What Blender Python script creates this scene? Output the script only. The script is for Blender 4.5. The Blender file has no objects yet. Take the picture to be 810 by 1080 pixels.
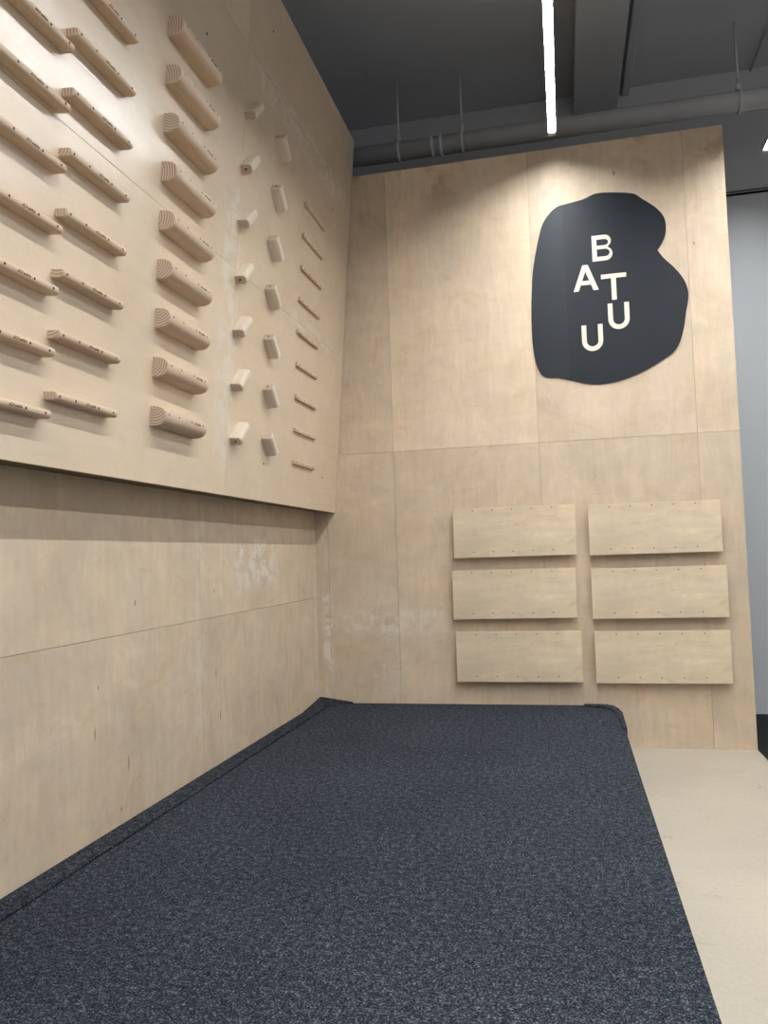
import bpy, bmesh, math, random
from mathutils import Vector, Matrix
random.seed(7)
sc = bpy.context.scene
COL = sc.collection

# ------------------------------------------------------------------ node helpers
def srgb(r, g, b):
    def f(c):
        c /= 255.0
        return c / 12.92 if c <= 0.04045 else ((c + 0.055) / 1.055) ** 2.4
    return (f(r), f(g), f(b), 1.0)

class NT:
    def __init__(s, name):
        s.m = bpy.data.materials.new(name); s.m.use_nodes = True
        s.t = s.m.node_tree; s.t.nodes.clear()
        s.out = s.t.nodes.new('ShaderNodeOutputMaterial')
        s.b = s.t.nodes.new('ShaderNodeBsdfPrincipled')
        s.t.links.new(s.b.outputs[0], s.out.inputs[0])
    def n(s, typ, **kw):
        nd = s.t.nodes.new(typ)
        for k, v in kw.items(): setattr(nd, k, v)
        return nd
    def l(s, a, b): s.t.links.new(a, b)
    def put(s, sock, v):
        if hasattr(v, 'is_linked') or isinstance(v, bpy.types.NodeSocket): s.l(v, sock)
        else: sock.default_value = v
    def coord(s, kind='Object'):
        return s.n('ShaderNodeTexCoord').outputs[kind]
    def vmath(s, op, a, b=None):
        n = s.n('ShaderNodeVectorMath', operation=op); s.put(n.inputs[0], a)
        if b is not None: s.put(n.inputs[1], b)
        return n.outputs['Value'] if op in ('LENGTH', 'DISTANCE') else n.outputs[0]
    def math(s, op, a, b=None, c=None, clamp=False):
        n = s.n('ShaderNodeMath', operation=op); n.use_clamp = clamp
        s.put(n.inputs[0], a)
        if b is not None: s.put(n.inputs[1], b)
        if c is not None: s.put(n.inputs[2], c)
        return n.outputs[0]
    def noise(s, vec, scale=1.0, detail=3.0, rough=.5, dist=0.0):
        n = s.n('ShaderNodeTexNoise'); s.put(n.inputs['Vector'], vec)
        n.inputs['Scale'].default_value = scale; n.inputs['Detail'].default_value = detail
        n.inputs['Roughness'].default_value = rough; n.inputs['Distortion'].default_value = dist
        return n.outputs['Fac']
    def smooth(s, v, a, b, lo=0.0, hi=1.0):
        n = s.n('ShaderNodeMapRange', interpolation_type='SMOOTHSTEP'); s.put(n.inputs[0], v)
        n.inputs[1].default_value = a; n.inputs[2].default_value = b
        n.inputs[3].default_value = lo; n.inputs[4].default_value = hi
        return n.outputs[0]
    def mix(s, fac, a, b, blend='MIX'):
        n = s.n('ShaderNodeMix', data_type='RGBA', blend_type=blend); s.put(n.inputs['Factor'], fac)
        s.put(n.inputs['A'], a); s.put(n.inputs['B'], b); 
        return n.outputs['Result']
    def bump(s, h, strength, dist):
        n = s.n('ShaderNodeBump'); s.put(n.inputs['Height'], h)
        n.inputs['Strength'].default_value = strength; n.inputs['Distance'].default_value = dist
        s.l(n.outputs[0], s.b.inputs['Normal'])
    def set(s, col=None, rough=None, spec=None, metal=None):
        if col is not None: s.put(s.b.inputs['Base Color'], col)
        if rough is not None: s.put(s.b.inputs['Roughness'], rough)
        if spec is not None: s.b.inputs['Specular IOR Level'].default_value = spec
        if metal is not None: s.b.inputs['Metallic'].default_value = metal
        return s.m

# birch plywood. grain: (a, b, c) stretch of the fine streaks, seams: rub marks, knots: small dark marks
def plywood(name, base, grain, rough=.5, spec=.35, rubs=(), knots=(), stain=.0, amp=1.0):
    k = NT(name)
    co = k.coord()
    at = k.n('ShaderNodeAttribute', attribute_name='tint')
    off = k.vmath('MULTIPLY', at.outputs['Color'], (13.0, 7.0, 17.0))
    c = k.vmath('ADD', co, off)
    warp = k.n('ShaderNodeTexNoise'); k.l(c, warp.inputs['Vector']); warp.inputs['Scale'].default_value = 1.3
    wv = k.vmath('MULTIPLY', k.vmath('SUBTRACT', warp.outputs['Color'], (.5, .5, .5)), (.22, .22, .22))
    cw = k.vmath('ADD', c, wv)
    streak = k.noise(k.vmath('MULTIPLY', cw, grain), 1.0, 5.0, .6)
    cloud = k.noise(cw, 1.7, 4.0, .55)
    patch = k.noise(cw, 5.5, 4.0, .6, .6)
    fine = k.noise(k.vmath('MULTIPLY', c, tuple(g * 5 for g in grain)), 1.0, 2.0, .5)
    v = k.math('MULTIPLY_ADD', k.math('SUBTRACT', streak, .5), .27 * amp, 1.0)
    v = k.math('MULTIPLY_ADD', k.math('SUBTRACT', cloud, .5), .42 * amp, v)
    v = k.math('MULTIPLY_ADD', k.math('SUBTRACT', patch, .5), .34 * amp, v)
    v = k.math('MULTIPLY_ADD', k.math('SUBTRACT', fine, .5), .09 * amp, v)
    sep = k.n('ShaderNodeSeparateColor'); k.l(at.outputs['Color'], sep.inputs[0])
    v = k.math('MULTIPLY_ADD', k.math('SUBTRACT', sep.outputs[0], .5), .16, v)
    comb = k.n('ShaderNodeCombineXYZ'); [k.l(v, comb.inputs[i]) for i in range(3)]
    colr = k.mix(1.0, base, comb.outputs[0], 'MULTIPLY')
    # warm / cool drift
    fl = k.smooth(k.noise(k.vmath('MULTIPLY', cw, (3.2, 3.2, 8.0)), 1.0, 5.0, .6, 1.6), .56, .68)
    colr = k.mix(k.math('MULTIPLY', fl, .60 * amp), colr, k.mix(1.0, colr, (.94, .87, .77, 1), 'MULTIPLY'))
    fl2 = k.smooth(k.noise(k.vmath('MULTIPLY', c, (2.6, 2.6, 6.5)), 1.0, 5.0, .65, 1.2), .56, .70)
    colr = k.mix(k.math('MULTIPLY', fl2, .60 * amp), colr, k.mix(1.0, colr, (1.10, 1.10, 1.12, 1), 'MULTIPLY'))
    warm = k.smooth(k.noise(cw, 3.1, 3.0), .42, .68)
    colr = k.mix(k.math('MULTIPLY', warm, .40), colr, k.mix(1.0, colr, (1.03, .96, .87, 1), 'MULTIPLY'))
    sxyz = k.n('ShaderNodeSeparateXYZ'); k.l(co, sxyz.inputs[0])
    ax = {'x': sxyz.outputs[0], 'y': sxyz.outputs[1], 'z': sxyz.outputs[2]}
    ragged = k.smooth(k.noise(cw, 8.0, 7.0, .72), .42, .60)
    for (a, pos, w, b2, lo, hi, op) in rubs:      # pale sanded filler rubbed along a joint
        d = k.math('ABSOLUTE', k.math('SUBTRACT', ax[a], pos))
        m = k.smooth(d, w * .4, w, 1.0, 0.0)
        e = k.math('MULTIPLY', k.smooth(ax[b2], lo - .12, lo + .12), k.smooth(ax[b2], hi - .12, hi + .12, 1.0, 0.0))
        m = k.math('MULTIPLY', k.math('MULTIPLY', m, e), ragged)
        colr = k.mix(k.math('MULTIPLY', m, op), colr, srgb(226, 217, 203))
    if stain:
        st = k.math('MULTIPLY', k.smooth(k.noise(cw, 2.6, 5.0, .65), .50, .66), k.smooth(ax['z'], 4.35, 4.8))
        colr = k.mix(k.math('MULTIPLY', st, stain), colr, srgb(150, 118, 90))
    for (p, s_, r_) in knots:
        d = k.vmath('LENGTH', k.vmath('MULTIPLY', k.vmath('SUBTRACT', co, p), s_))
        m = k.smooth(d, r_ * .2, r_ * .75, 1.0, 0.0)
        colr = k.mix(k.math('MULTIPLY', m, .6), colr, srgb(95, 68, 45))
    k.bump(k.math('ADD', streak, fine), .12, .002)
    rr = k.math('MULTIPLY_ADD', k.math('SUBTRACT', cloud, .5), .05, rough)
    return k.set(colr, rr, spec)

def solid_wood(name, base, scale=(6, 90, 90)):
    k = NT(name)
    oi = k.n('ShaderNodeObjectInfo')
    sv = k.n('ShaderNodeCombineXYZ'); [k.l(k.math('MULTIPLY', oi.outputs['Random'], m), sv.inputs[i]) for i, m in enumerate((9, 17, 5))]
    c = k.vmath('ADD', k.coord(), sv.outputs[0])
    st = k.noise(k.vmath('MULTIPLY', c, scale), 1.0, 4.0, .6, .4)
    v = k.math('MULTIPLY_ADD', k.math('SUBTRACT', st, .5), .42, k.math('MULTIPLY_ADD', oi.outputs['Random'], .10, .95))
    comb = k.n('ShaderNodeCombineXYZ'); [k.l(v, comb.inputs[i]) for i in range(3)]
    k.bump(st, .15, .001)
    return k.set(k.mix(1.0, base, comb.outputs[0], 'MULTIPLY'), .55, .3)

def end_grain(name):
    k = NT(name)
    oi = k.n('ShaderNodeObjectInfo')
    sv = k.n('ShaderNodeCombineXYZ'); [k.l(k.math('MULTIPLY', k.math('SUBTRACT', oi.outputs['Random'], .5), m), sv.inputs[i]) for i, m in enumerate((0, .10, .14))]
    c = k.vmath('ADD', k.vmath('ADD', k.coord(), sv.outputs[0]), (0, -.02, .03))
    w = k.n('ShaderNodeTexWave', wave_type='RINGS', rings_direction='X'); k.l(c, w.inputs['Vector'])
    w.inputs['Scale'].default_value = 24; w.inputs['Distortion'].default_value = 1.2; w.inputs['Detail'].default_value = 2
    return k.set(k.mix(w.outputs['Fac'], srgb(172, 144, 122), srgb(216, 198, 178)), .7, .2)

def paint(name, col, rough=.6, spec=.3, var=.06, scale=3.0, bump=.0):
    k = NT(name)
    n1 = k.noise(k.coord(), scale, 5.0, .6)
    v = k.math('MULTIPLY_ADD', k.math('SUBTRACT', n1, .5), var * 2, 1.0)
    comb = k.n('ShaderNodeCombineXYZ'); [k.l(v, comb.inputs[i]) for i in range(3)]
    if bump: k.bump(k.noise(k.coord(), 60, 3), bump, .002)
    return k.set(k.mix(1.0, col, comb.outputs[0], 'MULTIPLY'), rough, spec)

def carpet(name, dark=1.0):
    k = NT(name)
    c = k.coord()
    a = k.noise(c, 125, 3.0, .75)
    b = k.noise(k.vmath('ADD', c, (3.3, 1.1, .7)), 280, 1.0, .6)
    d_ = k.noise(k.vmath('ADD', c, (1.3, 6.1, .2)), 38, 2.0, .6)
    v = k.math('ADD', k.math('ADD', k.math('MULTIPLY', a, .55), k.math('MULTIPLY', b, .27)), k.math('MULTIPLY', d_, .18))
    r = k.n('ShaderNodeValToRGB'); k.l(v, r.inputs[0])
    e = r.color_ramp.elements
    e[0].position = .36; e[0].color = srgb(20, 22, 27)
    e[1].position = .65; e[1].color = srgb(196, 202, 214)
    m = e.new(.47); m.color = srgb(48, 54, 63)
    m2 = e.new(.54); m2.color = srgb(94, 100, 112)
    hue = k.smooth(k.noise(c, 90, 1.0), .5, .7)
    col = k.mix(k.math('MULTIPLY', hue, .35), r.outputs[0], k.mix(1.0, r.outputs[0], (1.05, .95, .72, 1), 'MULTIPLY'))
    cl = k.smooth(k.noise(c, 1.2, 3.0), .3, .7, .38, .49)
    comb = k.n('ShaderNodeCombineXYZ'); [k.l(k.math('MULTIPLY', cl, dark), comb.inputs[i]) for i in range(3)]
    k.bump(v, .9, .006)
    return k.set(k.mix(1.0, col, comb.outputs[0], 'MULTIPLY'), .95, .05)

def emit(name, col, strength):
    k = NT(name)
    e = k.n('ShaderNodeEmission'); e.inputs[0].default_value = col; e.inputs[1].default_value = strength
    k.l(e.outputs[0], k.out.inputs[0]); return k.m

# ------------------------------------------------------------------ mesh helpers
def mesh_obj(name, bm, mats, parent=None, smooth=False):
    me = bpy.data.meshes.new(name)
    bmesh.ops.recalc_face_normals(bm, faces=bm.faces[:])
    bm.to_mesh(me); bm.free()
    for m in (mats if isinstance(mats, (list, tuple)) else [mats]): me.materials.append(m)
    if smooth:
        for p in me.polygons: p.use_smooth = True
    o = bpy.data.objects.new(name, me); COL.objects.link(o)
    if parent: o.parent = parent
    return o
def box(bm, x0, x1, y0, y1, z0, z1, mat=0, tint=None, bev=0, seg=1):
    vs = [bm.verts.new((x, y, z)) for x in (x0, x1) for y in (y0, y1) for z in (z0, z1)]
    fs = []
    for q in ((0, 1, 3, 2), (4, 6, 7, 5), (0, 4, 5, 1), (2, 3, 7, 6), (0, 2, 6, 4), (1, 5, 7, 3)):
        fs.append(bm.faces.new([vs[i] for i in q]))
    if bev:
        es = list({e for f in fs for e in f.edges})
        r = bmesh.ops.bevel(bm, geom=es, offset=bev, segments=seg, affect='EDGES', profile=.5)
        fs = list({f for f in r['faces']} | {f for f in fs if f.is_valid})
    for f in fs: f.material_index = mat
    if tint is not None:
        lay = bm.loops.layers.color.get('tint') or bm.loops.layers.color.new('tint')
        for f in fs:
            for lp in f.loops: lp[lay] = tint
    return fs
def rtint(): return (random.random(), random.random(), random.random(), 1)
def tube(bm, pts, r, n=16, cap=True, mat=0):
    rings = []
    P = [Vector(p) for p in pts]
    for i, p in enumerate(P):
        t = (P[min(i + 1, len(P) - 1)] - P[max(i - 1, 0)]).normalized()
        a = Vector((0, 0, 1)) if abs(t.z) < .9 else Vector((1, 0, 0))
        u = t.cross(a).normalized(); v = t.cross(u)
        rr = r[i] if isinstance(r, (list, tuple)) else r
        rings.append([bm.verts.new(p + (u * math.cos(2 * math.pi * j / n) + v * math.sin(2 * math.pi * j / n)) * rr) for j in range(n)])
    for a, b in zip(rings, rings[1:]):
        for j in range(n):
            f = bm.faces.new((a[j], a[(j + 1) % n], b[(j + 1) % n], b[j])); f.material_index = mat
    if cap:
        bm.faces.new(rings[0][::-1]).material_index = mat; bm.faces.new(rings[-1]).material_index = mat
def empty(name, loc=(0, 0, 0)):
    o = bpy.data.objects.new(name, None); COL.objects.link(o); o.location = loc; o.empty_display_size = .1
    return o
def tag(o, label, cat, group=None):
    o['label'] = label; o['category'] = cat
    if group: o['group'] = group
    return o
def struct(o): o['kind'] = 'structure'; return o

# ------------------------------------------------------------------ measured layout (metres)
# origin: foot of the corner where the left ply wall meets the back ply wall; x right, y away from camera, z up
WALL_R, WALL_T = 3.457, 4.876
MAT_Z, MAT_X = .328, 2.45
BOARD0 = Vector((.185, -.006, 1.942)); TILT = math.radians(4.771); BOARD_H = 3.262; BOARD_L = 7.3
CEIL = 6.08; REAR = 1.39
vN = Vector((math.cos(TILT), 0, -math.sin(TILT))); vV = Vector((math.sin(TILT), 0, math.cos(TILT))); vU = Vector((0, 1, 0))
FRAME = Matrix(((vU.x, vV.x, vN.x, BOARD0.x), (vU.y, vV.y, vN.y, BOARD0.y), (vU.z, vV.z, vN.z, BOARD0.z), (0, 0, 0, 1)))

# ------------------------------------------------------------------ materials
M_back = plywood('birch_ply_back', srgb(211, 191, 165), (26, 26, 1.6), .5, .3, stain=.55,
                 rubs=[('x', .09, .06, 'z', .3, 1.3, .8), ('z', 1.0, .14, 'x', .2, 1.1, .55), ('x', .62, .25, 'z', .3, 1.3, .25)],
                 knots=[((2.44, 0, .47), (1, 0, 1), .012), ((2.62, 0, 4.60), (1, 0, .5), .02), ((3.2, 0, 3.95), (1, 0, .5), .015)])
M_left = plywood('birch_ply_left', srgb(213, 193, 167), (22, 22, 2.2), .5, .3,
                 rubs=[('z', 1.55, .25, 'y', -1.75, -.95, .9), ('y', -.05, .06, 'z', .3, 1.4, .6), ('y', -2.24, .1, 'z', .5, 1.8, .35)],
                 knots=[((0, -2.97, 1.365), (0, 1, .55), .017), ((0, -2.0, .62), (0, 1.2, .28), .018), ((0, -2.05, .88), (0, 1, .2), .012),
                        ((0, -3.05, .60), (0, 1, .2), .014), ((0, -3.33, .80), (0, 1, .22), .012), ((0, -3.12, .40), (0, 1, .7), .014),
                        ((0, -2.05, 1.38), (0, 1, .4), .012), ((0, -1.9, 1.55), (0, 1, .4), .010), ((0, -3.3, 1.0), (0, 1, .7), .012)])
M_board = plywood('birch_ply_board', srgb(221, 201, 175), (2.4, 24, 24), .26, .95, amp=.45,
                  rubs=[('y', 2.62, .13, 'x', -2.1, -.1, .95), ('x', -2.37, .15, 'y', .2, 1.8, .85), ('y', 1.34, .07, 'x', -1.4, .0, .5),
                        ('x', -3.95, .12, 'y', .3, .75, .3)])
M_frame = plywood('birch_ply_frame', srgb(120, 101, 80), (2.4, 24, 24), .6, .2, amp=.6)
M_slab = plywood('birch_ply_slab', srgb(205, 187, 160), (2.2, 18, 18), .5, .3, amp=1.15)
M_edge = paint('ply_edge', srgb(150, 125, 95), .7, .2, .1, 30)
M_rung = solid_wood('sanded_rung_wood', srgb(206, 182, 156))
M_block = solid_wood('pale_block_wood', srgb(222, 206, 184))
M_end = end_grain('rung_end_grain')
M_screw = paint('dark_screw', srgb(42, 36, 32), .5, .4)
M_burn = paint('burnt_mark', srgb(118, 90, 70), .8, .1)
k = NT('matt_black_ply')
lx = k.n('ShaderNodeSeparateXYZ'); k.l(k.coord(), lx.inputs[0])
sm = k.math('LESS_THAN', k.math('ABSOLUTE', k.math('SUBTRACT', lx.outputs[0], 2.205)), .0025)
sm2 = k.math('LESS_THAN', k.math('ABSOLUTE', k.math('SUBTRACT', lx.outputs[0], 2.815)), .002)
lf = k.math('LESS_THAN', lx.outputs[0], 2.205)
cv = k.math('MULTIPLY_ADD', k.noise(k.coord(), 4.0, 6.0, .65), .5, .75)
cb = k.n('ShaderNodeCombineXYZ'); [k.l(cv, cb.inputs[i]) for i in range(3)]
lc = k.mix(1.0, k.mix(lf, srgb(24, 28, 34), srgb(30, 34, 41)), cb.outputs[0], 'MULTIPLY')
lc = k.mix(k.math('MAXIMUM', sm, k.math('MULTIPLY', sm2, .5)), lc, srgb(22, 25, 30))
M_logo = k.set(lc, .46, .24)
M_cream = paint('cream_inlay', srgb(232, 218, 202), .6, .2, .04, 20)
M_carpet = carpet('speckled_carpet'); M_carpet2 = carpet('speckled_carpet_strip', .9)
M_gap = paint('dark_gap', srgb(22, 24, 28), .9, .05)
M_ceil = paint('ceiling_dark_grey', srgb(176, 178, 181), .75, .25, .10, 1.2)
M_pipe = paint('pipe_dark_grey', srgb(182, 182, 183), .55, .35, .08, 6)
M_beam = paint('beam_grey', srgb(172, 173, 175), .7, .25, .08, 2)
M_rear = paint('rear_wall_light_grey', srgb(192, 194, 195), .7, .25, .03, 2)
M_rear2 = paint('rear_wall_dark_grey', srgb(176, 177, 179), .7, .25, .05, 2)
M_rubber = paint('black_rubber', srgb(24, 25, 29), .75, .25, .15, 30)
M_alu = paint('lamp_aluminium', srgb(175, 178, 182), .4, .5)
M_lit = emit('lamp_diffuser', (.95, .98, 1.0, 1), 178)

# painted floor: pale beige board with scuffs
k = NT('beige_floor')
co = k.coord()
sc1 = k.smooth(k.noise(k.vmath('MULTIPLY', co, (2.2, 5, 1)), 1.6, 7, .7, 1.2), .60, .70)
sc2 = k.smooth(k.noise(k.vmath('MULTIPLY', co, (5, 2, 1)), 2.6, 6, .75, 1.6), .62, .72)
cc = k.mix(k.math('MULTIPLY', sc1, .38), srgb(182, 171, 154), srgb(118, 104, 88))
cc = k.mix(k.math('MULTIPLY', sc2, .4), cc, srgb(206, 196, 180))
cl = k.math('MULTIPLY', k.smooth(k.noise(co, 1.3, 4, .6), .3, .7, .93, 1.05), k.smooth(k.noise(co, 45, 4, .7), .3, .7, .95, 1.05))
comb = k.n('ShaderNodeCombineXYZ'); [k.l(cl, comb.inputs[i]) for i in range(3)]
k.bump(k.noise(co, 60, 4), .35, .003)
M_floor = k.set(k.mix(1.0, cc, comb.outputs[0], 'MULTIPLY'), .5, .35)

# ------------------------------------------------------------------ the room
bm = bmesh.new(); box(bm, -.3, WALL_R, -9.5, .0, -.12, 0, 0); box(bm, WALL_R, 9.0, -9.5, REAR, -.12, -.001, 1); box(bm, -.3, WALL_R, 0, REAR, -.12, -.001, 1)
struct(mesh_obj('floor', bm, [M_floor, M_rubber]))
bm = bmesh.new(); box(bm, -.3, 9.0, -9.5, REAR + .1, CEIL, CEIL + .1)
struct(mesh_obj('ceiling', bm, M_ceil))

def sheets(name, axis, cells, mats, thick=.018, gap=.0011, back=.06, parent=None, depth0=0.0, sgn=-1):
    bm = bmesh.new(); bm.loops.layers.color.new('tint')
    A0 = min(c[0] for c in cells); A1 = max(c[1] for c in cells); Z0 = min(c[2] for c in cells); Z1 = max(c[3] for c in cells)
    for (a0, a1, z0, z1) in cells:
        a0 += gap if a0 > A0 else 0; a1 -= gap if a1 < A1 else 0; z0 += gap if z0 > Z0 else 0; z1 -= gap if z1 < Z1 else 0
        t = rtint()
        if axis == 'x' and z0 > 2 and a1 < 2 and a0 > .5: t = (1.35, .3, .7, 1)
        if axis == 'x': fs = box(bm, a0, a1, 0, thick, z0, z1, 0, t)
        else: fs = box(bm, -thick, 0, a0, a1, z0, z1, 0, t)
    t = (.5, .5, .5, 1)
    if axis == 'x': box(bm, A0 + .003, A1 - .001, thick, thick + back, Z0, Z1 - .004, 1, t)
    else: box(bm, -thick - back, -thick, A0 + .003, A1 - .001, Z0, Z1 - .004, 1, t)
    return mesh_obj(name, bm, mats, parent)
XJ = [.0, .715, 1.93, 3.15, WALL_R]
cells = [(a, b, 2.44, WALL_T) for a, b in zip(XJ, XJ[1:])]
XL = [.0, .115, .715, 1.93, 3.15, WALL_R]
cells += [(a, b, 0, 2.44) for a, b in zip(XL, XL[1:])]
struct(sheets('wall_back', 'x', cells, [M_back, M_edge], back=.09))
YJ = [-9.5, -7.12, -4.68, -2.24, .0]
cells = [(a, b, z0, z1) for a, b in zip(YJ, YJ[1:]) for z0, z1 in ((0, 1.22), (1.22, 2.0))]
struct(sheets('wall_left', 'y', cells, [M_left, M_edge], back=.06))
bm = bmesh.new(); box(bm, -.3, -.08, -9.5, REAR, 0, CEIL)
struct(mesh_obj('wall_left_upper', bm, M_ceil))
bm = bmesh.new(); box(bm, -.3, 9.0, REAR, REAR + .1, 0, 4.88, 0); box(bm, -.3, 9.0, REAR, REAR + .1, 4.88, CEIL, 1)
struct(mesh_obj('wall_rear', bm, [M_rear, M_rear2]))
bm = bmesh.new(); box(bm, -.05, 9.0, REAR - .02, REAR, 4.868, 4.882); box(bm, -.05, 9.0, REAR - .010, REAR, 4.902, 4.909)
struct(mesh_obj('trim_1', bm, M_gap))
# ceiling downstand and seams
bm = bmesh.new(); box(bm, 2.37, 2.79, -9.5, REAR, 5.88, CEIL + .01, bev=.006)
struct(mesh_obj('ceiling_beam', bm, M_beam))

# ------------------------------------------------------------------ floor mat
mat_root = tag(empty('floor_mat', (0, 0, 0)), 'thick landing mat covered in speckled blue-grey carpet on the beige floor', 'mat')
def slab_poly(name, pts, z0, z1, mat, parent, bev=.004):
    bm = bmesh.new()
    lo = [bm.verts.new((x, y, z0)) for x, y in pts]; hi = [bm.verts.new((x, y, z1)) for x, y in pts]
    bm.faces.new(hi); bm.faces.new(lo[::-1])
    for i in range(len(pts)):
        j = (i + 1) % len(pts); bm.faces.new((lo[i], lo[j], hi[j], hi[i]))
    es = [e for e in bm.edges if all(v.co.z > (z0 + z1) / 2 for v in e.verts)]
    if bev: bmesh.ops.bevel(bm, geom=es, offset=bev, segments=2, affect='EDGES')
    return mesh_obj(name, bm, mat, parent)
o = slab_poly('carpet_cover', [(.002, -.002), (.002, -6.3), (MAT_X, -6.3), (MAT_X, -.35), (2.435, -.18), (2.41, -.08), (2.36, -.02), (2.30, -.002)], 0, MAT_Z, M_carpet, mat_root, .018)
pts = [(.003, -.004), (.003, -6.28)]
n = 40
for i in range(n + 1):
    y = -6.28 + (6.28 - .115) * i / n
    pts.append((.127 + .003 * math.sin(i * 1.7) + .002 * math.sin(i * .6), y))
pts += [(.150, -.075), (.30, -.02), (.29, -.004)]
o = slab_poly('edge_strip', pts, MAT_Z - .003, MAT_Z + .007, M_carpet2, mat_root)
pts2 = [(p[0] + (.005 if p[0] > .01 else 0), p[1]) for p in pts]
slab_poly('seam', pts2, MAT_Z - .003, MAT_Z + .0015, M_gap, mat_root, 0)
# turned-up corner piece by the far right corner
slab_poly('corner_flap', [(2.19, -.004), (2.31, -.003), (2.375, -.02), (2.425, -.08), (2.452, -.18), (2.466, -.35), (2.462, -.85), (2.44, -.9),
    (2.43, -.85), (2.425, -.36), (2.395, -.2), (2.33, -.12), (2.21, -.09)], MAT_Z - .05, MAT_Z + .010, M_carpet2, mat_root, .006)
bm = bmesh.new()
q = [bm.verts.new(p) for p in ((.002, -.003, MAT_Z + .045), (.002, -.45, MAT_Z + .006), (.16, -.12, MAT_Z + .006), (.30, -.003, MAT_Z + .006), (.03, -.003, MAT_Z + .046), (.002, -.003, MAT_Z - .01))]
for f in ((0, 1, 2, 4), (4, 2, 3), (0, 4, 3, 5), (0, 5, 1), (5, 3, 2, 1)): bm.faces.new([q[i] for i in f])
mesh_obj('corner_tuck', bm, M_carpet2, mat_root)

# ------------------------------------------------------------------ overhanging training board
board = tag(empty('training_board', tuple(BOARD0)), 'large overhanging birch plywood board on the left wall, covered in rungs', 'climbing board')
board.matrix_world = FRAME
bm = bmesh.new(); bm.loops.layers.color.new('tint')
US = [-BOARD_L, -4.72, -2.29, 0]; VS = [0, 1.325, 2.67, BOARD_H]
g = .0010
for i in range(3):
    for j in range(3):
        box(bm, US[i] + (g if i else 0), US[i + 1] - (g if i < 2 else 0), VS[j] + (g if j else 0), VS[j + 1] - (g if j < 2 else 0), -.018, 0, 0, rtint())
face = mesh_obj('face_panel', bm, M_board, board)
# box frame behind the sheets, back flush on the wall (x = 0)
bm = bmesh.new(); bm.loops.layers.color.new('tint')
inv = FRAME.inverted()
prof = [(.166, 1.9435 + .0), (.002, 1.957), (.002, 5.17), (.4365, 5.19)]
vs = []
for y in (-BOARD_L + .002, -.004):
    vs.append([bm.verts.new(inv @ Vector((x, y, z))) for x, z in prof])
for i in range(4):
    j = (i + 1) % 4; bm.faces.new((vs[0][i], vs[0][j], vs[1][j], vs[1][i]))
bm.faces.new(vs[0]); bm.faces.new(vs[1][::-1])
lay = bm.loops.layers.color['tint']
for f in bm.faces:
    for lp in f.loops: lp[lay] = (.5, .3, .6, 1)
mesh_obj('frame', bm, M_frame, board)
# small bolt holes left open in the board
for (u, v) in [(-2.82, 2.40), (-1.93, 2.99), (-.50, 2.44), (-.42, .27), (-1.70, .245)]:
    bm = bmesh.new(); tube(bm, [(u, v, -.002), (u, v, .0012)], .008, 12); mesh_obj('bolt_hole', bm, M_screw, board)

# ---- rung shapes: profile in (v across, w out of board), extruded along u
def rounded(h, d, r, seg=5, r0=.002):
    p = [(-h / 2, 0)]
    for i in range(seg + 1):
        a = -math.pi / 2 + (math.pi / 2) * i / seg
        p.append((-h / 2 + r + r * math.sin(a), d - r + r * math.cos(a)))
    for i in range(seg + 1):
        a = (math.pi / 2) * i / seg
        p.append((h / 2 - r + r * math.sin(a), d - r + r * math.cos(a)))
    p.append((h / 2, 0)); return p
def dee(h, d, seg=16, flat=.014):
    p = [(-h / 2, 0), (-h / 2, flat * .6)]
    for i in range(1, seg):
        a = -math.pi / 2 + math.pi * i / seg
        s, c = math.sin(a), math.cos(a)
        p.append((h / 2 * (abs(s) ** .85) * (1 if s > 0 else -1), flat + (d - flat) * c ** .85 if c > 0 else flat))
    p += [(h / 2, flat * .6), (h / 2, 0)]; return p
def rung_mesh(name, L, prof, mats, bev=.003):
    bm = bmesh.new()
    cx = 0; cw = max(p[1] for p in prof) / 2
    def ring(u, k):
        return [bm.verts.new((u, cx + (v - cx) * k if w > -1 else 0, (cw + (w - cw) * (k if w > .001 else 1)))) for v, w in prof]
    hh = max(abs(p[0]) for p in prof); kk = 1 - bev / hh
    R = [ring(-L / 2, kk), ring(-L / 2 + bev, 1), ring(L / 2 - bev, 1), ring(L / 2, kk)]
    n = len(prof)
    for a, b in zip(R, R[1:]):
        for j in range(n):
            bm.faces.new((a[j], a[(j + 1) % n], b[(j + 1) % n], b[j])).smooth = True
    f0 = bm.faces.new(R[0][::-1]); f1 = bm.faces.new(R[-1]); f0.material_index = 1; f1.material_index = 1
    me = bpy.data.meshes.new(name); bmesh.ops.recalc_face_normals(bm, faces=bm.faces[:])
    for e in bm.edges:
        if len(e.link_faces) == 2 and e.calc_face_angle(0) > math.radians(34): e.smooth = False
    bm.to_mesh(me); bm.free()
    for m in mats: me.materials.append(m)
    return me
def screw_mesh():
    bm = bmesh.new()
    tube(bm, [(0, 0, -.004), (0, 0, .0006)], .0048, 12)
    tube(bm, [(0, 0, .0004), (0, 0, .0012)], .0028, 6)
    me = bpy.data.meshes.new('screw'); bm.to_mesh(me); bm.free(); me.materials.append(M_screw); return me
SCREW = screw_mesh()
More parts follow.
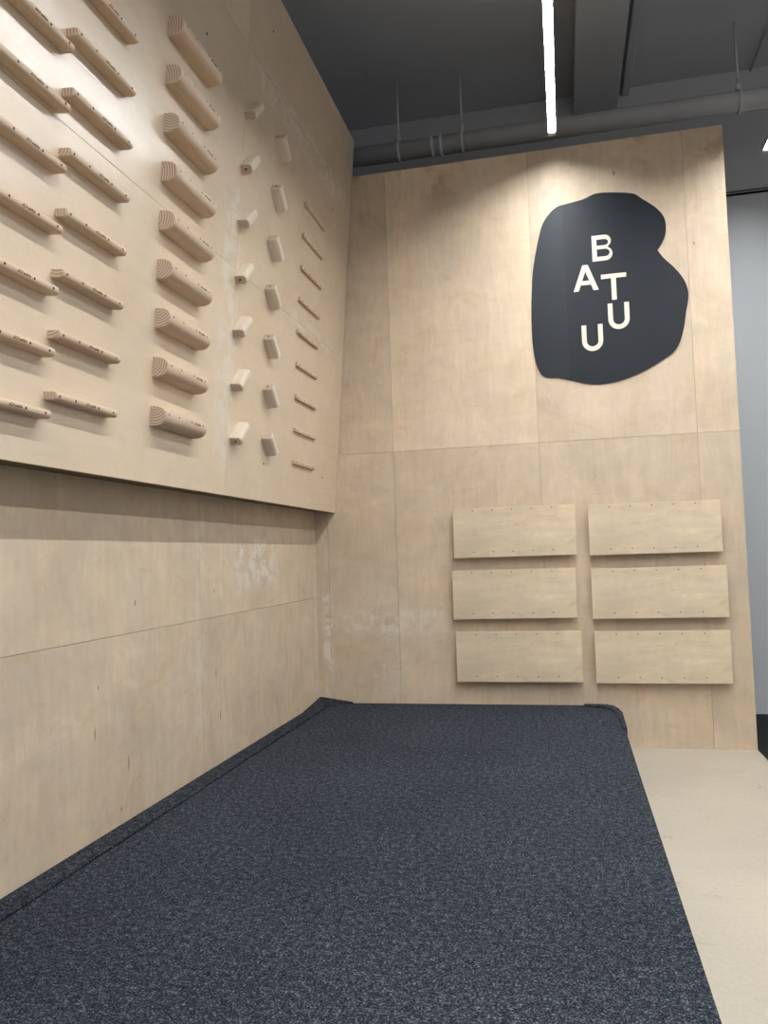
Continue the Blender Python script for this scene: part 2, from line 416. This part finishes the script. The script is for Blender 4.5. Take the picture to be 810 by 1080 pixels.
def stamp_mesh():      # a small illegible burnt-in word: a row of letter-like strokes
    bm = bmesh.new(); rr = random.Random(3); u = -.033
    while u < .033:
        h = rr.choice([.006, .006, .009, .011]); w = .0016
        box(bm, u, u + w, -.004, -.004 + h, -.0005, .0007)
        if rr.random() < .7: box(bm, u, u + .0062, -.004 + rr.choice([0, .0045]), -.0022 + rr.choice([0, .0035]), -.0005, .0007)
        if rr.random() < .5: box(bm, u + .0045, u + .0045 + w, -.004, .002, -.0005, .0007)
        u += .0078
    me = bpy.data.meshes.new('stamp'); bm.to_mesh(me); bm.free(); me.materials.append(M_burn); return me
STAMP = stamp_mesh()
def add_child(parent, name, me, loc, rotx=0, label=None):
    o = bpy.data.objects.new(name, me); COL.objects.link(o); o.parent = parent
    o.location = loc; o.rotation_euler = (rotx, 0, 0)
    if label: o['label'] = label
    return o
def copy_thing(src):
    r = src.copy(); COL.objects.link(r)
    for ch in src.children:
        c = ch.copy(); COL.objects.link(c); c.parent = r; c.matrix_parent_inverse = Matrix()
    return r
def place(o, u, v, ang=0):
    o.matrix_world = FRAME @ Matrix.Translation((u, v, 0.0002)) @ Matrix.Rotation(ang, 4, 'Z')
NUM = ['lowest', 'second from bottom', 'third from bottom', 'fourth from bottom', 'fifth from bottom', 'sixth from bottom', 'seventh from bottom', 'eighth from bottom', 'ninth from bottom, topmost']

# two ladders of shallow rungs (left)
me = rung_mesh('shallow_rung', .425, rounded(.034, .055, .015), [M_rung, M_end])
proto = bpy.data.objects.new('wooden_rung', me); COL.objects.link(proto)
for s in (-.190, -.088, .068, .177): add_child(proto, 'screw', SCREW, (s, .0, .0552), 0, 'dark screw head')
add_child(proto, 'stamp', STAMP, (.012, 0, .0552), 0, 'small burnt-in mark')
first = True
for k_ in range(7):
    o = proto if first else copy_thing(proto); first = False
    place(o, -4.187, .189 + .2335 * k_)
    tag(o, 'shallow pale rung with screws, %s in the leftmost ladder' % NUM[k_].split(',')[0], 'climbing rung', 'shallow rungs in the leftmost ladder')
for k_ in range(8):
    o = copy_thing(proto)
    place(o, -3.742 - .0015 * k_, .266 + .2335 * k_)
    tag(o, 'shallow pale rung with screws, %s in the second ladder from the left' % NUM[k_].split(',')[0], 'climbing rung', 'shallow rungs in the second ladder')
# ladder of big rounded rungs
me = rung_mesh('rounded_rung', .445, dee(.098, .082), [M_rung, M_end], .004)
proto = bpy.data.objects.new('rounded_rung', me); COL.objects.link(proto)
for s in (-.185, -.085, .05, .178): add_child(proto, 'screw', SCREW, (s, .012, .0808), math.radians(-10), 'dark screw head')
add_child(proto, 'stamp', STAMP, (.112, .010, .0812), math.radians(-9), 'small burnt-in mark')
for k_ in range(9):
    o = proto if k_ == 0 else copy_thing(proto)
    place(o, -2.945 - .006 * k_, .318 + .2335 * k_)
    tag(o, 'thick rounded wooden rung with ringed end grain, %s in its ladder' % NUM[k_], 'climbing rung', 'thick rounded rungs in the middle ladder')
# chevron blocks
me = rung_mesh('grip_block', .160, rounded(.056, .070, .020, 6), [M_block, M_end], .004)
pv = [(-2.172, .378), (-2.202, .691), (-2.217, 1.006), (-2.233, 1.32), (-2.236, 1.65), (-2.238, 1.977), (-2.226, 2.306)]
pr = [(-1.674, .381), (-1.703, .695), (-1.734, 1.014), (-1.756, 1.333), (-1.760, 1.651), (-1.742, 1.993), (-1.722, 2.332)]
proto = bpy.data.objects.new('grip_block', me); COL.objects.link(proto)
for s in (-.005, .052): add_child(proto, 'screw', SCREW, (s, .0, .0662), 0, 'dark screw head')
core = rung_mesh('core_hole', .002, [(.007 * math.cos(a * math.pi / 5), .03 + .007 * math.sin(a * math.pi / 5)) for a in range(10)], [M_screw, M_screw], .0003)
vl_blocks = []
core2 = core.copy(); core2.materials.clear(); core2.materials.append(M_burn); core2.materials.append(M_burn)
for k_ in range(7):
    o = proto if k_ == 0 else copy_thing(proto)
    place(o, pv[k_][0] - .006, pv[k_][1] - .002, math.radians(45))
    tag(o, 'pale angled grip block, %s in the column leaning up to the right' % NUM[k_].split(',')[0], 'grip block', 'grip blocks leaning up to the right')
    vl_blocks.append(o)
for k_ in range(7):
    o = copy_thing(proto)
    place(o, pr[k_][0] - .013, pr[k_][1] - .009, math.radians(-40))
    tag(o, 'angled wooden grip block, %s in the column leaning down to the right' % NUM[k_].split(',')[0], 'grip block', 'grip blocks leaning down to the right')
    if k_ in (1, 2, 3, 5): add_child(o, 'core_hole', core2, (-.0803, 0, 0), 0, 'brown knot in the sawn end')
for k_ in (0, 3, 5): add_child(vl_blocks[k_], 'core_hole', core, (-.0803, 0, 0), 0, 'dark hole in the sawn end')
# thin edges
me = rung_mesh('thin_rung', .475, rounded(.030, .020, .005, 4), [M_rung, M_end], .002)
proto = bpy.data.objects.new('thin_rung', me); COL.objects.link(proto)
for s in (-.19, -.06, .07, .2): add_child(proto, 'screw', SCREW, (s, 0, .0202), 0, 'dark screw head')
sl = [-1.184, -1.182, -1.209, -1.225, -1.232, -1.228, -1.224, -1.231, -1.227]; sr = [-.698, -.713, -.718, -.733, -.749, -.752, -.744, -.738, -.717]
for k_ in range(9):
    o = proto if k_ == 0 else copy_thing(proto)
    place(o, (sl[k_] + sr[k_]) / 2 + .018, .316 + .2345 * k_)
    tag(o, 'thin narrow wooden rung, %s in the rightmost ladder' % NUM[k_], 'climbing rung', 'thin rungs in the rightmost ladder')

# ------------------------------------------------------------------ sign on the back wall
pts = [(2.235, 4.391), (2.37, 4.413), (2.454, 4.444), (2.534, 4.446), (2.669, 4.428), (2.766, 4.405), (2.824, 4.358), (2.918, 4.28), (2.974, 4.208), (2.995, 4.141), (2.991, 4.051), (2.963, 3.982), (2.924, 3.923), (2.969, 3.853), (3.037, 3.776), (3.103, 3.679), (3.134, 3.587), (3.135, 3.51), (3.113, 3.398), (3.09, 3.274), (3.054, 3.163), (3.003, 3.092), (2.917, 3.036), (2.794, 2.97), (2.659, 2.918), (2.535, 2.889), (2.425, 2.883), (2.327, 2.896), (2.216, 2.931), (2.117, 2.959), (2.017, 2.973), (1.967, 3.014), (1.933, 3.108), (1.916, 3.254), (1.914, 3.439), (1.923, 3.65), (1.942, 3.861), (1.972, 4.017), (2.003, 4.146), (2.038, 4.249), (2.101, 4.334), (2.166, 4.379)]
def catmull(P, n=6, sharp=()):
    out = []
    N = len(P)
    for i in range(N):
        p0, p1, p2, p3 = [Vector(P[(i + d) % N]) for d in (-1, 0, 1, 2)]
        if i in sharp: p0 = p1
        if (i + 1) % N in sharp: p3 = p2
        for j in range(n):
            t = j / n
            out.append(tuple(.5 * ((2 * p1) + (p2 - p0) * t + (2 * p0 - 5 * p1 + 4 * p2 - p3) * t * t + (3 * p1 - p0 - 3 * p2 + p3) * t ** 3)))
    return out
def flat_shape(name, loops, y_front, y_back, mat, parent):
    cu = bpy.data.curves.new(name, 'CURVE'); cu.dimensions = '2D'; cu.fill_mode = 'BOTH'; cu.extrude = (y_back - y_front) / 2
    for lp in loops:
        s = cu.splines.new('POLY'); s.points.add(len(lp) - 1)
        for p, (x, z) in zip(s.points, lp): p.co = (x, z, 0, 1)
        s.use_cyclic_u = True
    tmp = bpy.data.objects.new('tmp', cu); COL.objects.link(tmp)
    bpy.context.view_layer.update()
    me = bpy.data.meshes.new_from_object(tmp.evaluated_get(bpy.context.evaluated_depsgraph_get()))
    bpy.data.objects.remove(tmp); me.name = name
    ym = (y_front + y_back) / 2
    me.transform(Matrix(((1, 0, 0, 0), (0, 0, -1, ym), (0, 1, 0, 0), (0, 0, 0, 1))))
    me.materials.clear(); me.materials.append(mat)
    o = bpy.data.objects.new(name, me); COL.objects.link(o)
    if parent: o.parent = parent
    return o
sign = tag(empty('wall_sign', (0, 0, 0)), 'black boulder-shaped wall sign with cream scattered capital letters', 'sign')
flat_shape('sign_panel', [catmull(pts, 6, (12,))], -.011, -.0005, M_logo, sign)
def arc(cx, cz, rx, rz, a0, a1, n=14):
    return [(cx + rx * math.cos(math.radians(a0 + (a1 - a0) * i / n)), cz + rz * math.sin(math.radians(a0 + (a1 - a0) * i / n))) for i in range(n + 1)]
W = .037
def U(x0, x1, zb, zt):
    r = (x1 - x0) / 2; cx = (x0 + x1) / 2
    return [[(x0, zt)] + arc(cx, zb + r, r, r, 180, 360) + [(x1, zt), (x1 - W, zt)] + arc(cx, zb + r, r - W, r - W, 360, 180) + [(x0 + W, zt)]]
def T(x0, x1, zb, zt, s0, s1):
    w = .035; return [[(x0, zt), (x1, zt), (x1, zt - w), (s1, zt - w), (s1, zb), (s0, zb), (s0, zt - w), (x0, zt - w)]]
def A(x0, x1, zb, zt):
    cx = (x0 + x1) / 2; a = .021; h = zt - zb; lw = .041
    def xl(z, o): return x0 + o + (cx - a - x0) * (z - zb) / h
    slope = (cx - a - x0) / h
    outer = [(x0, zb), (cx - a, zt), (cx + a, zt), (x1, zb), (x1 - lw, zb)]
    b0, b1 = zb + .048, zb + .082
    L = lambda z: x0 + lw + slope * (z - zb)
    Rr = lambda z: x1 - lw - slope * (z - zb)
    outer += [(Rr(b0), b0), (L(b0), b0), (x0 + lw, zb)]
    ztop = zb + (cx - x0 - lw) / slope
    ztop = min(ztop, zt - .03)
    return [outer, [(L(b1), b1), (Rr(b1), b1), (max(Rr(ztop), cx + .0005), ztop), (min(L(ztop), cx - .0005), ztop)]]
def B(x0, x1, zb, zt):
    h = zt - zb; zm = zb + h * .525
    r1 = (zt - zm) / 2; r2 = (zm - zb) / 2; xs = x1 - r2; xt = x1 - .008 - r1
    outer = [(x0, zb), (x0, zt)] + arc(xt, zt - r1, r1, r1, 90, -62) + arc(xs, zb + r2, r2, r2, 60, -90)
    w = .034; wi = .030
    i1 = [(x0 + W, zm + wi / 2), (x0 + W, zt - w)] + arc(xt, (zm + wi / 2 + zt - w) / 2, (zt - w - zm - wi / 2) / 2 * 1.1, (zt - w - zm - wi / 2) / 2, 90, -90, 10)
    i2 = [(x0 + W, zb + w), (x0 + W, zm - wi / 2)] + arc(xs, (zb + w + zm - wi / 2) / 2, (zm - wi / 2 - zb - w) / 2 * 1.1, (zm - wi / 2 - zb - w) / 2, 90, -90, 10)
    return [outer, i1, i2]
for nm, lps in (('letter_b', B(2.420, 2.578, 3.886, 4.097)), ('letter_a', A(2.260, 2.458, 3.652, 3.864)), ('letter_t', T(2.480, 2.675, 3.557, 3.770, 2.557, 2.595)),
                ('letter_u', U(2.521, 2.686, 3.315, 3.528)), ('letter_u', U(2.309, 2.474, 3.155, 3.369))):
    flat_shape(nm, lps, -.0145, -.011, M_cream, sign)['label'] = 'cream capital letter ' + nm[-1].upper()

# ------------------------------------------------------------------ six plywood slabs low on the back wall
SL = [(1.212, 2.190, 1.520, 1.925, 'top left'), (2.290, 3.277, 1.510, 1.910, 'top right'), (1.188, 2.174, 1.022, 1.418, 'middle left'), (2.290, 3.296, 1.010, 1.404, 'middle right'),
      (1.200, 2.196, .517, .920, 'bottom left'), (2.296, 3.296, .509, .912, 'bottom right')]
for i, (x0, x1, z0, z1, nm) in enumerate(SL):
    cx, cz = (x0 + x1) / 2, z0
    r = empty('plywood_slab', (cx, -.04, cz))
    tag(r, 'plain birch plywood slab screwed flat to the back wall, %s of the six' % nm, 'wood panel', 'plywood slabs on the back wall')
    bm = bmesh.new(); bm.loops.layers.color.new('tint')
    w, h = x1 - x0, z1 - z0
    box(bm, -w / 2, w / 2, -.040, -.022, 0, h, 0, rtint(), bev=.0015)
    mesh_obj('panel', bm, M_slab, r)
    bm = bmesh.new(); bm.loops.layers.color.new('tint')
    for sx in (-1, 1):
        box(bm, sx * w * .36 - .035, sx * w * .36 + .035, -.022, .0398, .03, h - .03, 0, (.4, .4, .4, 1))
    box(bm, -w * .36, w * .36, -.022, .0398, h * .35, h * .65, 0, (.4, .4, .4, 1))
    mesh_obj('batten', bm, M_slab, r)
    for j in range(5):
        for zz in (.045, h - .022):
            o = add_child(r, 'screw', SCREW, ((j - 2) * .162 * w - .01, -.0402, zz), math.radians(90), 'dark screw head')

# ------------------------------------------------------------------ ceiling services
pr_ = tag(empty('ceiling_pipe', (0, .62, 5.37)), 'fat dark grey pipe running along under the ceiling above the back wall', 'pipe')
bm = bmesh.new(); tube(bm, [(-.08, 0, 0), (8.9, 0, 0)], .088, 28); mesh_obj('pipe_run', bm, M_pipe, pr_, True)
def ringed(u, w, name):
    bm = bmesh.new(); tube(bm, [(u - w / 2, 0, 0), (u + w / 2, 0, 0)], .097, 28); return mesh_obj(name, bm, M_pipe, pr_, True)
ringed(1.055, .035, 'coupling'); ringed(1.135, .035, 'coupling')
for x, in ((.735,), (1.335,), (3.73,)):
    b_ = ringed(x, .03, 'hanger_band')
    bm = bmesh.new(); tube(bm, [(x, 0, .09), (x, 0, CEIL - 5.37)], .010, 10)
    tube(bm, [(x, 0, .09), (x, 0, .20)], [.03, .012], 10); mesh_obj('hanger_rod', bm, M_pipe, pr_, True)
pp = tag(empty('conduit', (2.875, 0, 5.98)), 'thin straight grey conduit fixed under the ceiling beside the beam', 'pipe')
bm = bmesh.new(); box(bm, -.035, .035, -9.4, REAR - .002, 0.02, .099, bev=.008, seg=2); mesh_obj('conduit_run', bm, M_beam, pp)
bm = bmesh.new(); tube(bm, [(4.02, -9.4, 6.06), (4.02, REAR - .002, 6.06)], .008, 10)
tag(mesh_obj('cable_conduit', bm, M_ceil, None, True), 'thin dark cable line along the ceiling at the far right', 'cable')
bm = bmesh.new(); tube(bm, [(.22, .40, 5.0), (.22, .40, 5.80), (.23, .40, 5.815), (.48, .40, 5.84), (.50, .40, CEIL)], .004, 8)
tag(mesh_obj('hanging_wire', bm, M_pipe, None, True), 'thin bent wire hanging down from the ceiling beside the board top', 'wire')

def lamp(x, y1, y0, z, label):
    r = tag(empty('strip_light', (x, 0, z)), label, 'strip light', 'linear strip lights')
    bm = bmesh.new(); box(bm, -.03, .03, y0, y1, .0, .035, bev=.004); box(bm, -.03, -.0272, y0, y1, -.032, .004); box(bm, .0272, .03, y0, y1, -.032, .004); mesh_obj('housing', bm, M_alu, r)
    bm = bmesh.new(); box(bm, -.0268, .0268, y0 + .01, y1 - .05, -.014, .0); mesh_obj('diffuser', bm, M_lit, r)['label'] = 'glowing white diffuser'
    for yy in (y0, y1 - .05):
        bm = bmesh.new(); box(bm, -.033, .033, yy - (.01 if yy == y0 else 0), yy + (.055 if yy != y0 else .01), -.032, .038, bev=.004); mesh_obj('end_cap', bm, M_alu, r)
    for yy in (-2.6, -5.6):
        bm = bmesh.new(); tube(bm, [(0, yy, .03), (0, yy, CEIL - z)], .002, 6); mesh_obj('suspension_cable', bm, M_alu, r)
lamp(2.143, -.36, -8.5, 4.828, 'long white glowing strip light hanging above the mat, pointing at the back wall')
lamp(3.865, .42, -8.5, 4.828, 'white glowing strip light only just showing at the right edge of the photo')

# ------------------------------------------------------------------ ambient light and camera
w = bpy.data.worlds.new('room_light'); sc.world = w; w.use_nodes = True
bg = w.node_tree.nodes['Background']; bg.inputs[0].default_value = (.97, .98, 1.0, 1); bg.inputs[1].default_value = .55

C = Vector((2.1072, -6.58836, 1.55818)); YAW, PIT, ROLL, F = -.2226, .0552, -.0325, 840.377
fw = Vector((math.sin(YAW) * math.cos(PIT), math.cos(YAW) * math.cos(PIT), math.sin(PIT)))
rt = fw.cross(Vector((0, 0, 1))).normalized(); up = rt.cross(fw)
c_, s_ = math.cos(ROLL), math.sin(ROLL)
r2 = c_ * rt + s_ * up; u2 = -s_ * rt + c_ * up
cam = bpy.data.cameras.new('camera'); co_ = bpy.data.objects.new('camera', cam); COL.objects.link(co_)
co_.matrix_world = Matrix(((r2.x, u2.x, -fw.x, C.x), (r2.y, u2.y, -fw.y, C.y), (r2.z, u2.z, -fw.z, C.z), (0, 0, 0, 1)))
cam.sensor_fit = 'VERTICAL'; cam.sensor_height = 36; cam.lens = F * 36 / 1080; cam.clip_start = .05; cam.clip_end = 60
sc.camera = co_
sc.view_settings.view_transform = 'Standard'; sc.view_settings.look = 'None'; sc.view_settings.exposure = 0.0
try:
    sc.cycles.use_denoising = True; sc.cycles.max_bounces = 8; sc.cycles.sample_clamp_indirect = 6
except Exception: pass
